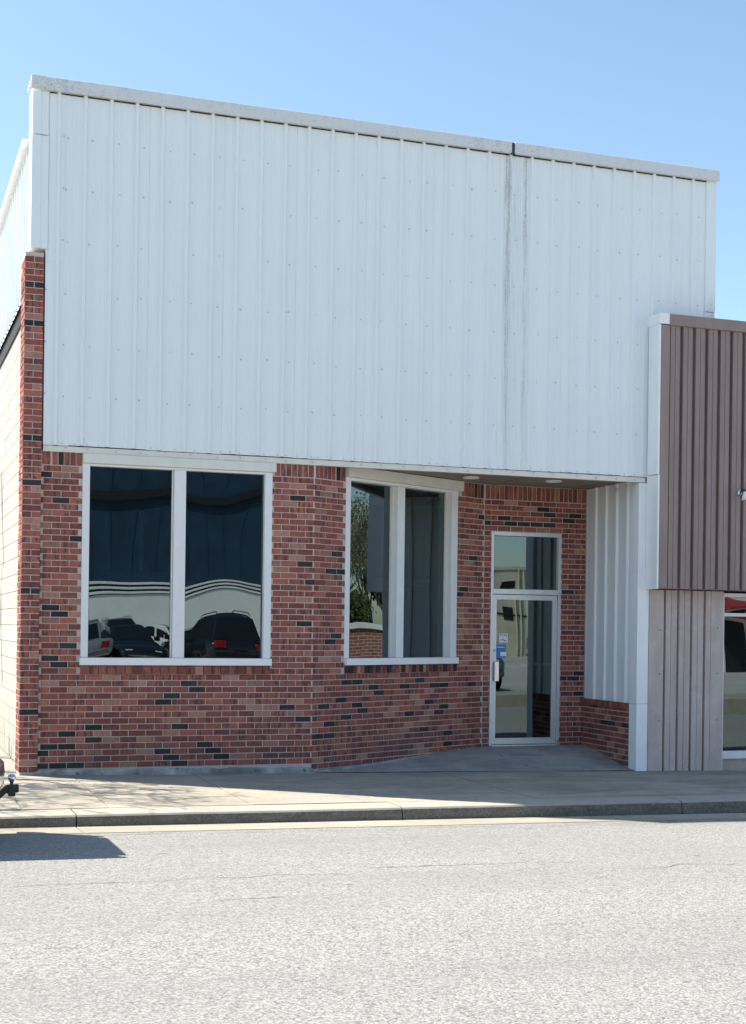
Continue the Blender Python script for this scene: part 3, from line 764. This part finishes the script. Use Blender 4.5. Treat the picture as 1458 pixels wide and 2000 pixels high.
while x < NX1 - .2:
    # two flat faces split by a fine groove, then an open channel to the next board
    if x < 10.2:
        if bd is None:
            m = MB()
            pts = [(0, .03), (0, -.026), (.058, -.032), (.062, -.018), (.066, -.032), (.130, -.026), (.130, .03)]
            rings = [[(a, b, z) for a, b in pts] for z in (NZ0, NZ1)]; m.loft(rings); bd = m.mesh('siding_board', M['brown'])
        o = link('siding_board', bd, NB); o.location = (x - .0, NY, 0); nb(o)
    x += P
m = MB()
while x < NX1 - .2 and False: pass
xx = x
m = MB(); xs = 10.3
while xs < NX1 - .2: m.box(xs, xs+.139, NY-.01, NY+.03, NZ0, NZ1); xs += P
nb(m.build('siding_boards', M['brown'], NB, kind='stuff'))
# brown coping lapping a white return flashing
m = MB(); rings = []
for x in lin(NX0+.10, NX1, 24):
    dz = .006*noise.noise((x*1.3, 0, 9)); rings.append([(x, y, z+dz) for y, z in ((.3, NZ1+.13), (NY-.052, NZ1+.135), (NY-.057, NZ1+.0), (NY-.040, NZ1-.005), (.3, NZ1))])
m.loft(rings); nb(m.build('coping', M['brown'], NB, fix=True))
m = MB(); m.box(NX0-.035, NX0+.105, NY-.050, .28, NZ1+.01, NZ1+.142); nb(m.build('white_flashing', M['flash'], NB, bevel=.004))
m = MB(); m.box(NX0-.035, NX0-.002, NY-.028, -.06, 3.50, NZ1+.008); nb(m.build('white_flashing', M['flash'], NB, bevel=.004))
m = MB(); m.box(NX0-.026, NX0-.001, NY-.034, -.031, NZ0-.012, 3.495); nb(m.build('white_flashing', M['flash'], NB, bevel=.004))
# lower wall of faded boards
LY = -.010; LX0, LX1 = 7.508, 8.60
m = MB(); m.box(LX0, LX1-.01, LY+.03, .12, -.45, 2.09); nb(m.build('lower_wall', M['brown2'], NB))
lb = [(LX0, .205, 0)] + [(LX0 + .240 + .1925*i, .155, 1) for i in range(3)] + [(LX0+.240+.1925*3, .262, 1)]
for x0, w, g in lb:
    m = MB(); 
    if g: pts = [(0, .03), (0, -.020), (.066, -.026), (.070, -.010), (.074, -.026), (w, -.020), (w, .03)]
    else: pts = [(0, .03), (0, -.022), (.045, -.026), (.048, -.022), (w, -.022), (w, .03)]
    m.loft([[(x0+a, LY+b, z) for a, b in pts] for z in (-.40, 2.085)]); nb(m.build('siding_board', M['brown2'], NB, fix=True))
m = MB(); 
for z in (.45, 1.05, 1.6):
    for x in (7.66, 7.735, 7.93, 8.12, 8.31, 8.5): m.lathe([(.011, 0), (.009, .004), (.0005, .006)], 6, Matrix.Translation((x, LY-.024, z+random.uniform(-.02, .02))) @ Matrix.Rotation(R(90), 4, 'X'))
nb(m.build('screws', M['brown'], NB, kind='stuff'))
# storefront window and frame of the neighbour
WY = .10
m = MB(); m.box(8.60, 8.645, WY-.06, WY+.06, -.30, 2.07); m.box(8.645, 11.4, WY-.05, WY+.05, 2.02, 2.07); m.box(8.645, 11.4, WY-.05, WY+.05, 1.772, 1.815); m.box(8.645, 11.4, WY-.05, WY+.05, -.055, .045); m.box(11.36, 11.4, WY-.055, WY+.05, .045, 2.02); m.box(10.0, 10.05, WY-.055, WY+.05, .045, 2.02)
nw = nb(m.build('window', M['white'], NB, bevel=.003))
for z0, z1, sd in ((.04, 1.78, 5), (1.80, 2.03, 8)):
    pane(ident(), 8.64, 10.01, z0, z1, WY, nw, sd, .001, 0, 0, .001); pane(ident(), 10.04, 11.37, z0, z1, WY, nw, sd+3, .001, 0, 0, .001)
m = MB(); m.box(8.60, 16.5, .12, .3, -.45, -.06); m.box(11.4, 16.5, .02, .3, -.06, 2.10); m.box(8.45, 8.6, .3, 14, -.4, 2.1); m.box(16.3, 16.5, .3, 14, -.4, 5.2); nb(m.build('base_wall', M['brown2'], NB))
m = MB(); m.box(8.6, 16.3, 4, 4.1, -.3, 2.1); m.box(8.6, 16.3, .3, 4, -.3, -.2); nb(m.build('interior_wall', M['room'], NB))
# gooseneck sign lamp
LM = thing('wall_lamp', 'small white bell-shaped lamp on the brown siding at the right edge', 'lamp', (8.615, NY-.03, 3.32))
m = MB(); m.lathe([(.035, 0), (.035, .015), (.012, .03)], 14, Matrix.Rotation(R(90), 4, 'X')); m.build('wall_plate', M['steel'], LM)
m = MB(); m.tube([(0, -.02, 0), (-.0, -.07, .03), (-.01, -.12, .03), (-.015, -.155, -.005)], .010, 8); m.build('arm', M['black'], LM, smooth=True)
m = MB(); m.lathe([(.018, .04), (.026, .02), (.055, -.02), (.072, -.055), (.070, -.055), (.05, -.02)], 20, Matrix.Translation((-.015, -.16, -.035)) @ Matrix.Rotation(R(-20), 4, 'Y')); m.build('lamp_shade', M['white'], LM, smooth=True)

# ------------------------------------------------------------------ vehicles
def wheel(parent, x, y, r, w, side):
    Mw = Matrix.Translation((x, y, r)) @ Matrix.Rotation(R(90) * side, 4, 'X')
    m = MB(); m.lathe([(r*.62, -w/2), (r*.9, -w/2), (r, -w*.36), (r, w*.36), (r*.9, w/2), (r*.62, w/2)], 24, Mw)
    t = m.build('wheel', M['rubber'], parent, smooth=True)
    m = MB(); m.lathe([(r*.64, w*.44), (r*.60, w*.30), (r*.2, w*.36), (r*.18, w*.42), (.001, w*.42)], 24, Mw)
    for k in range(5):
        m.box(r*.12, r*.60, -r*.08, r*.08, w*.30, w*.40, Mw @ Matrix.Rotation(2*math.pi*k/5, 4, 'Z'))
    m.build('rim', M['steel'], t)
def sect(x, zl, zb, hw, crown=.03):
    p = [(-hw*.86, zl), (-hw*.97, zl+.10), (-hw, zl+.25*(zb-zl)+.05), (-hw*1.0, zb-.22*(zb-zl)), (-hw*.95, zb-.05), (-hw*.86, zb), (-hw*.4, zb+crown*.8), (0, zb+crown)]
    return [(x, y, z) for y, z in p] + [(x, -y, z) for y, z in p[-2::-1]]
def car(name, label, cat, loc, rz, kind, paint, group='vehicles parked across the street'):
    c = thing(name, label, cat, loc, rz, group)
    if kind == 'suv': L, hw, H, r = 4.7, .93, 1.76, .37; st = [(0,.55,.90,.78),(.08,.42,1.0,.88),(.5,.34,1.06,.93),(1.6,.28,1.06,.93),(3.0,.28,1.05,.93),(3.35,.30,1.03,.93),(4.2,.34,.96,.90),(4.58,.38,.86,.84),(4.7,.45,.72,.74)]; cab = [(.10,1.0,.42,1.68),(.42,1.05,1.0,H),(2.4,1.05,2.2,H-.02),(3.40,1.03,2.45,H-.06)]
    elif kind == 'sedan': L, hw, H, r = 4.75, .91, 1.47, .33; st = [(0,.50,.80,.74),(.10,.36,.95,.86),(.9,.28,1.0,.91),(2.0,.24,.95,.91),(3.1,.24,.94,.91),(3.6,.26,.90,.90),(4.3,.28,.80,.87),(4.65,.30,.68,.80),(4.75,.36,.56,.70)]; cab = [(.45,.98,1.15,1.38),(.8,.98,1.5,H-.01),(2.4,.95,2.3,H),(3.35,.92,2.5,H-.05)]
    else: L, hw, H, r = 5.3, .95, 1.82, .39; st = [(0,.60,1.0,.90),(.05,.50,1.08,.94),(1.8,.42,1.10,.95),(3.6,.40,1.12,.95),(4.0,.42,1.10,.95),(4.9,.46,1.06,.93),(5.2,.5,.98,.88),(5.3,.55,.80,.80)]; cab = [(1.75,1.10,1.95,1.72),(1.95,1.1,2.2,H),(3.2,1.1,3.0,H),(3.95,1.1,3.25,H-.05)]
    m = MB(); m.loft([sect(*q) for q in st]); m.build('body', M[paint], c, smooth=True, fix=True)
    # greenhouse: rear glass, roof, screen built as four profile stations (bottom x, bottom z, top x, top z)
    (rb, rbz, rt, rtz), _, _, (fb, fbz, ft, ftz) = cab
    bw, tw = hw*.88, hw*.68
    top = [(rt, -tw, rtz), (rt, tw, rtz), (ft, tw, ftz), (ft, -tw, ftz)]; bot = [(rb, -bw, rbz), (rb, bw, rbz), (fb, bw, fbz), (fb, -bw, fbz)]
    mid = [((rt*2+ft)/3, -tw*1.02, H), ((rt*2+ft)/3, tw*1.02, H)]
    mid2 = [((rt+ft*2)/3, -tw*1.02, H), ((rt+ft*2)/3, tw*1.02, H)]
    m = MB(); m.add(bot + top + mid + mid2, [(0,1,5,4), (2,3,7,6), (4,5,9,8), (8,9,11,10), (10,11,6,7), (1,2,6,11,9,5), (3,0,4,8,10,7)])
    m.build('cabin', M[paint], c, bevel=.03, fix=True)
    def glassq(nm, quad, ins=.10, off=.012):
        q = [Vector(p) for p in quad]; ce = sum(q, Vector())/4; n = (q[1]-q[0]).cross(q[3]-q[0]).normalized()
        if n.dot(ce - Vector((L/2, 0, .9))) < 0: n = -n
        qq = [p + (ce-p).normalized()*ins + n*off for p in q]
        g = MB(); g.add(qq + [p - n*.03 for p in qq], [(0,1,2,3), (0,4,5,1), (1,5,6,2), (2,6,7,3), (3,7,4,0)]); return g.build(nm, M['carglass'], c, fix=True)
    glassq('windscreen', [bot[3], bot[2], top[2], top[3]]); glassq('rear_window', [bot[0], bot[1], top[1], top[0]])
    for s in (0, 1):
        b0, b1, t0, t1 = (Vector(bot[1-s] if 0 else (bot[0] if s else bot[1])), Vector(bot[3] if s else bot[2]), Vector(top[0] if s else top[1]), Vector(top[3] if s else top[2]))
        for a, b in ((.04, .52), (.54, .95)):
            glassq('side_window', [b0.lerp(b1, a), b0.lerp(b1, b), t0.lerp(t1, b), t0.lerp(t1, a)], .05)
    for x in (L*.19 if kind != 'pickup' else .22*L, L*.81):
        for s in (-1, 1): wheel(c, x, s*(hw-.10), r, .22, -s)
    f = st[-2]
    for s in (-1, 1):
        m = MB(); m.box(f[0]-.20, f[0]+.06, s*f[3]*.62-.14, s*f[3]*.62+.14, f[2]-.16, f[2]-.02); m.build('headlight', M['headlamp'], c, bevel=.03)
        m = MB(); m.box(-.025, .14, s*.66*hw+(-.12 if s > 0 else -.16), s*.66*hw+(.16 if s > 0 else .12), .78 if kind != 'sedan' else .74, 1.0 if kind != 'sedan' else .90); m.build('tail_light', M['redlamp'], c, bevel=.02)
        m = MB(); m.box(fb-.45, fb-.25, s*hw-.02 if s > 0 else s*hw-.18, s*hw+.18 if s > 0 else s*hw+.02, fbz+.02, fbz+.16); m.build('mirror', M[paint], c, bevel=.03)
    fr = st[-1]
    m = MB(); m.box(L-.10, L+.03, -.52, .52, fr[2]-.20, fr[2]-.03); g = m.build('grille', M['black'], c, bevel=.02)
    m = MB(); m.box(L+.02, L+.05, -.54, .54, fr[2]-.12, fr[2]-.085); m.box(L+.02, L+.055, -.07, .07, fr[2]-.135, fr[2]-.07); m.box(L+.02, L+.05, -.54, .54, fr[2]-.215, fr[2]-.195); m.build('chrome_bar', M['chrome'], g, bevel=.008)
    m = MB(); m.box(L-.12, L+.05, -.78, .78, fr[1]-.05, fr[1]+.10); m.box(-.05, .12, -.80, .80, st[0][1]-.08, st[0][1]+.10); m.build('bumper', M['chrome'] if kind == 'pickup' else M[paint], c, bevel=.03)
    if kind == 'suv':
        for s in (-1, 1):
            m = MB(); m.tube([(rt+.15, s*tw*.9, rtz+.07), (rt+.3, s*tw*.92, H+.06), (ft-.3, s*tw*.92, H+.06), (ft-.1, s*tw*.9, H-.02)], .018, 6); m.build('roof_rail', M['steel'], c)
    return c
LOTZ = -.05
car('parked_sedan', 'black sedan with chrome grille bar mirrored low in the left window pane', 'car', (5.75, -31.5, LOTZ), R(84), 'sedan', 'carblack')
car('parked_suv', 'black sport utility vehicle mirrored behind the black sedan in the window', 'car', (6.6, -38.0, LOTZ), R(86), 'suv', 'carnavy')
car('parked_suv', 'black hatch-backed vehicle showing its red tail light in the right window pane', 'car', (8.6, -24.5, LOTZ), R(-97), 'suv', 'carblack')
car('parked_pickup', 'silver pickup mirrored at the far left of the window', 'pickup', (4.2, -26.5, LOTZ), R(-93), 'pickup', 'carsilver')
car('parked_car', 'white car mirrored between the dark vehicles in the right window pane', 'car', (8.2, -38.4, LOTZ), R(60), 'sedan', 'carwhite')
car('parked_car', 'grey car facing the street, mirrored in the lower glass of the door', 'car', (13.05, -19.3, -.03), R(93), 'suv', 'cargrey')

# pickup whose rear bumper and tow hitch reach into the left edge
TX, TYn, TYf = -.785, -4.42, -3.12; tc = (TYn+TYf)/2; tw_ = (TYf-TYn)/2; TZ = z_road(-2.2, -3.8)
T = thing('parked_pickup', 'dark pickup with chrome rear bumper and black tow hitch at the left edge', 'pickup', (TX, tc, TZ))
m = MB(); hw = tw_
m.loft([sect(x, zl, zb, h, .0) for x, zl, zb, h in ((.0, .60, 1.20, hw*.985), (-.05, .56, 1.25, hw), (-1.9, .48, 1.25, hw), (-3.4, .46, 1.22, hw), (-4.4, .48, 1.10, hw*.97), (-4.75, .52, .95, hw*.9))]); tb_ = m.build('body', M['carblack'], T, fix=True)
m = MB(); m.loft([[(x, s*hw*wd, z) for s, wd, z in ((-1, .93, 1.2), (-1, .74, 1.74), (1, .74, 1.74), (1, .93, 1.2))] for x in (-2.0, -2.2, -3.0)] + [[(-3.75, s*hw*.93, 1.2 + (0 if k else .03)) for s, k in ((-1, 1), (-1, 0), (1, 0), (1, 1))]]); m.build('cabin', M['carblack'], T, bevel=.03, fix=True)
m = MB(); m.box(-1.999, -1.985, -hw*.60, hw*.60, 1.30, 1.66); m.build('rear_window', M['carglass'], T, bevel=.01)
for s in (-1, 1):
    m = MB(); q = [(x, s*(hw*(.93 - .19*(z-1.2)/.54) + o), z) for o in (.006, -.02) for x, z in ((-2.12, 1.27), (-3.45, 1.27), (-2.98, 1.68), (-2.24, 1.68))]
    m.add(q, [(0,1,2,3), (0,4,5,1), (1,5,6,2), (2,6,7,3), (3,7,4,0)]); m.build('side_window', M['carglass'], T, fix=True)
m = MB(); m.box(-.015, .018, -hw*.80, hw*.80, .66, 1.31); tg = m.build('tailgate', M['carblack'], T, bevel=.012)
m = MB(); m.box(.016, .03, -.09, .09, 1.08, 1.14); m.build('handle', M['black'], tg, bevel=.005)
for s in (-1, 1):
    m = MB(); m.box(-.06, .022, s*hw*.90-.055, s*hw*.90+.055, .90, 1.22); m.build('tail_light', M['redlamp'], T, bevel=.01)
    m = MB(); m.box(-1.95, .0, s*hw*.94-.035, s*hw*.94+.035, 1.235, 1.315); m.build('bed_rail', M['carblack'], T, bevel=.012)
    wheel(T, -1.15, s*(hw-.10), .36, .22, -s); wheel(T, -4.0, s*(hw-.10), .36, .22, -s)
m = MB(); rings = []
for y in lin(-1, 1, 18):
    xo = .155 - .10*abs(y)**4; yy = y*hw*.99
    rings.append([(-.03, yy, .44), (xo-.03, yy, .42), (xo, yy, .47), (xo+.004, yy, .55), (xo-.002, yy, .62), (xo-.05, yy, .66), (-.03, yy, .66)])
m.loft(rings); m.build('rear_bumper', M['chrome'], T, smooth=True, fix=True)
hit = MB(); hit.box(-.15, .13, -.04, .04, .36, .44); hit.loft([[(x, y, z) for y, z in ((-.032, zc-.032), (.032, zc-.032), (.032, zc+.032), (-.032, zc+.032))] for x, zc in ((.10, .40), (.19, .42), (.245, .47), (.30, .475), (.345, .475))])
hit.box(.262, .318, -.045, .045, .415, .505); hit = hit.build('tow_hitch', M['black'], T, bevel=.006, fix=True); hit.location = (-.055, 0, -.095)
m = MB(); m.lathe([(.012, 0), (.016, .025), (.030, .045), (.034, .06), (.028, .08), (.012, .092), (.001, .094)], 16, Matrix.Translation((.29, 0, .500))); m.build('hitch_ball', M['chrome'], hit, smooth=True)
m = MB(); m.tube([(.10, 0, .34), (.14, 0, .30), (.20, 0, .31)], .022, 8); m.build('hitch_hook', M['black'], hit)

# ------------------------------------------------------------------ trees
def bare_tree(name, label, loc, h, seed,  levels=5, spread=.55, leaf=None, nleaf=0, lsize=.06, trunk_r=.16, group=None, first=.35, rmin=.002):
    rnd = random.Random(seed); t = thing(name, label, 'tree', loc, 0, group)
    tr = MB(); cr = MB(); tips = []
    def grow(p, d, L, r, lev):
        pts = [p]; rad = [r]; n = 4
        for i in range(n):
            d = (d + Vector((rnd.uniform(-1,1), rnd.uniform(-1,1), rnd.uniform(-.6,.8)))*.16).normalized()
            pts.append(pts[-1] + d*L/n); rad.append(max(rmin, r*(1 - .45*(i+1)/n)))
        (tr if lev == 0 else cr).tube(pts, rad, 8 if lev == 0 else (5 if lev < 3 else 3), cap=False)
        if lev >= levels: tips.append((pts[-1], d)); tips.append((pts[2], d)); return
        k = 3 if lev else 5
        for j in range(k):
            a = pts[rnd.choice((2, 3, 4)) if lev else rnd.choice((3, 4, 4))]
            ax = Vector((rnd.uniform(-1,1), rnd.uniform(-1,1), rnd.uniform(-.2,.7))).normalized()
            nd = (d*(1-spread) + ax*spread + Vector((0,0,.12))).normalized()
            grow(a, nd, L*rnd.uniform(.58, .82), rad[-1]*rnd.uniform(.55, .8), lev+1)
    grow(Vector((0,0,-.2)), Vector((0,0,1)), h*first, trunk_r, 0)
    if leaf:
        for i in range(nleaf):
            p, d = rnd.choice(tips); q = p + Vector((rnd.gauss(0,1), rnd.gauss(0,1), rnd.gauss(0,1)))*.28
            u = Vector((rnd.uniform(-1,1), rnd.uniform(-1,1), rnd.uniform(-1,1))).normalized(); w = u.orthogonal().normalized(); s = lsize*rnd.uniform(.6, 1.4)
            lv.add([q-u*s, q+w*s*.5, q+u*s, q-w*s*.5], [(0,1,2,3)]) if False else leaves.append((q, u, w, s))
    tr.build('trunk', M['bark'], t, smooth=True); co = cr.build('crown', M['bark'], t)
    if leaf:
        lv = MB()
        for q, u, w, s in leaves: lv.add([q-u*s, q+w*s*.5, q+u*s, q-w*s*.5], [(0,1,2,3)])
        leaves.clear(); lv.build('leaves', leaf, co, kind='stuff')
    return t
leaves = []
bare_tree('bare_tree', 'leafless tree in the alley throwing branch shadows on the sidewalk', (-3.1, .75, -.05), 6.0, 5, 6, .58, trunk_r=.17, rmin=.0075)
TG = 'trees down the street'
bare_tree('street_tree', 'tall twiggy tree just coming into leaf, mirrored in the angled window', (56, -12.6, -.1), 15, 12, 5, .5, M['leafl'], 3200, .08, .26, TG, .21)
bare_tree('street_tree', 'second twiggy tree mirrored beside the tall one in the angled window', (52, -10.2, -.1), 14, 23, 5, .5, M['leafl'], 3000, .08, .24, TG, .21)
bare_tree('street_tree', 'third twiggy tree mirrored at the left edge of the angled window', (58, -15.6, -.1), 15, 29, 5, .5, M['leafl'], 3200, .08, .24, TG, .21)
bare_tree('street_tree', 'bare thicket tree mirrored nearest the brick wall in the angled window', (50, -13.0, -.1), 15, 61, 5, .5, M['leafl'], 2500, .07, .22, TG, .2, .012)
bare_tree('street_tree', 'slender bare tree mirrored against the sky in the angled window', (54, -9.2, -.1), 16, 67, 5, .5, M['leafl'], 2500, .07, .22, TG, .2, .012)
bare_tree('street_tree', 'bare tree mirrored farthest down the street in the angled window', (68, -15.5, -.1), 18, 71, 5, .5, M['leafl'], 2500, .08, .26, TG, .2, .014)
bare_tree('street_tree', 'dark evergreen tree mirrored low in the angled window', (48.5, -11.6, -.1), 8, 31, 5, .62, M['leafd'], 9000, .10, .2, TG, .16)
bare_tree('street_tree', 'bushy evergreen tree mirrored behind the twiggy trees', (64, -12.5, -.1), 15, 37, 5, .62, M['leafd'], 14000, .18, .24, TG, .17)
bare_tree('street_tree', 'leafy tree top mirrored above the pale building in the door glass', (33, -72, -.1), 7.5, 44, 4, .6, M['leafd'], 5000, .2, .24, 'trees down the street')

# ------------------------------------------------------------------ across the street
OB = thing('opposite_building', 'long building with pale lower wall and navy upper siding, mirrored in the front window', 'building', (2, -50, -.05))
def at(o, p): o.matrix_parent_inverse = Matrix.Translation((-p[0], -p[1], -p[2])); return o
op = (2, -50, -.05); y = -44.0
m = MB(); m.box(-16, 17.5, y-10, y, -.05, 2.75); at(m.build('wall', M['pale'], OB), op)
for i, z in enumerate((2.78, 2.95, 3.12)):
    m = MB(); m.box(-16, 17.5, y-.2, y+.06, z, z+.09); at(m.build('ledge', M['pale'], OB, bevel=.01), op)
m = MB(); m.box(-16, 17.5, y-10, y-.05, 2.75, 12.0); at(m.build('upper_wall', M['navy'], OB), op)
m = MB(); xs = -16
while xs < 17.4: m.box(xs, xs+.05, y-.05, y-.02, 3.25, 12.0); xs += 1.3
at(m.build('seams', M['navy'], OB, kind='stuff'), op)
m = MB(); m.box(-16.1, 17.6, y-.1, y+.16, 6.95, 7.3); at(m.build('dark_band', M['darkband'], OB), op)
FB = thing('pale_building', 'pale two-storey masonry building mirrored in the door glass', 'building', (30, -66, -.05)); fp = (30, -66, -.05)
m = MB(); m.box(22, 37.2, -74, -62, -.05, 5.2); at(m.build('wall', M['pale2'], FB), fp)
m = MB(); m.box(21.9, 37.3, -74, -61.9, 5.2, 5.45); at(m.build('cornice', M['pale2'], FB), fp)
m = MB(); m.box(21.95, 37.25, -74, -61.93, 2.55, 2.65); at(m.build('string_course', M['darkband'], FB), fp)
for x in (24, 26.5, 29, 31.5, 35.35):
    for z0, z1 in ((3.75, 4.3), (2.25, 3.1)):
        m = MB(); m.box(x, x+.75, -62.02, -61.96, z0, z1); w = at(m.build('window', M['carglass'], FB), fp)
        m = MB(); m.box(x+.34, x+.40, -61.96, -61.93, z0, z1); m.box(x-.08, x+.83, -61.97, -61.90, z0-.1, z0); m.build('frame', M['cream'], w).matrix_parent_inverse = Matrix.Translation((-30, 66, .05))
for x in (36.3, 36.7):
    m = MB(); m.tube([(x, -61.85, 0), (x, -61.85, 5.2)], .06, 8); at(m.build('downpipe', M['pale2'], FB), fp)
AB = thing('awning_shop', 'pale shop with a dark red awning mirrored in the neighboring window', 'building', (33, -38, -.05)); ap = (33, -38, -.05)
m = MB(); m.box(28.6, 40, -42, -34, -.05, 5.0); at(m.build('wall', M['pale'], AB), ap)
m = MB(); m.loft([[(x, -34.0, 2.3), (x, -34.0, 3.3), (x, -32.7, 2.5), (x, -32.7, 2.25)] for x in (30.4, 36.5)]); at(m.build('awning', M['red'], AB, fix=True), ap)
m = MB(); m.box(31.2, 32.1, -34.0, -33.96, -.05, 2.1); at(m.build('door', M['darkband'], AB), ap)
RW = thing('retaining_wall', 'low curved brick wall with pale cap mirrored in the angled window', 'wall', (41, -9, -.1)); rp = (41, -9, -.1)
m = MB(); cp = MB(); RC = (47, -9.0)
arc = [(RC[0] + 6.0*math.cos(a), RC[1] + 7.0*math.sin(a)) for a in lin(R(95), R(265), 26)]
rk = lambda x, yy, k: (RC[0]+(x-RC[0])*k, RC[1]+(yy-RC[1])*k)
m.loft([[(*rk(x, yy, k), z) for k, z in ((1, -.9), (1, 1.45), (.94, 1.45), (.94, -.9))] for x, yy in arc]); at(m.build('wall', M['fbrick'], RW, fix=True), rp)
cp.loft([[(*rk(x, yy, k), z) for k, z in ((1.02, 1.45), (1.02, 1.66), (.92, 1.66), (.92, 1.45))] for x, yy in arc]); at(cp.build('cap', M['cream'], RW, fix=True), rp)
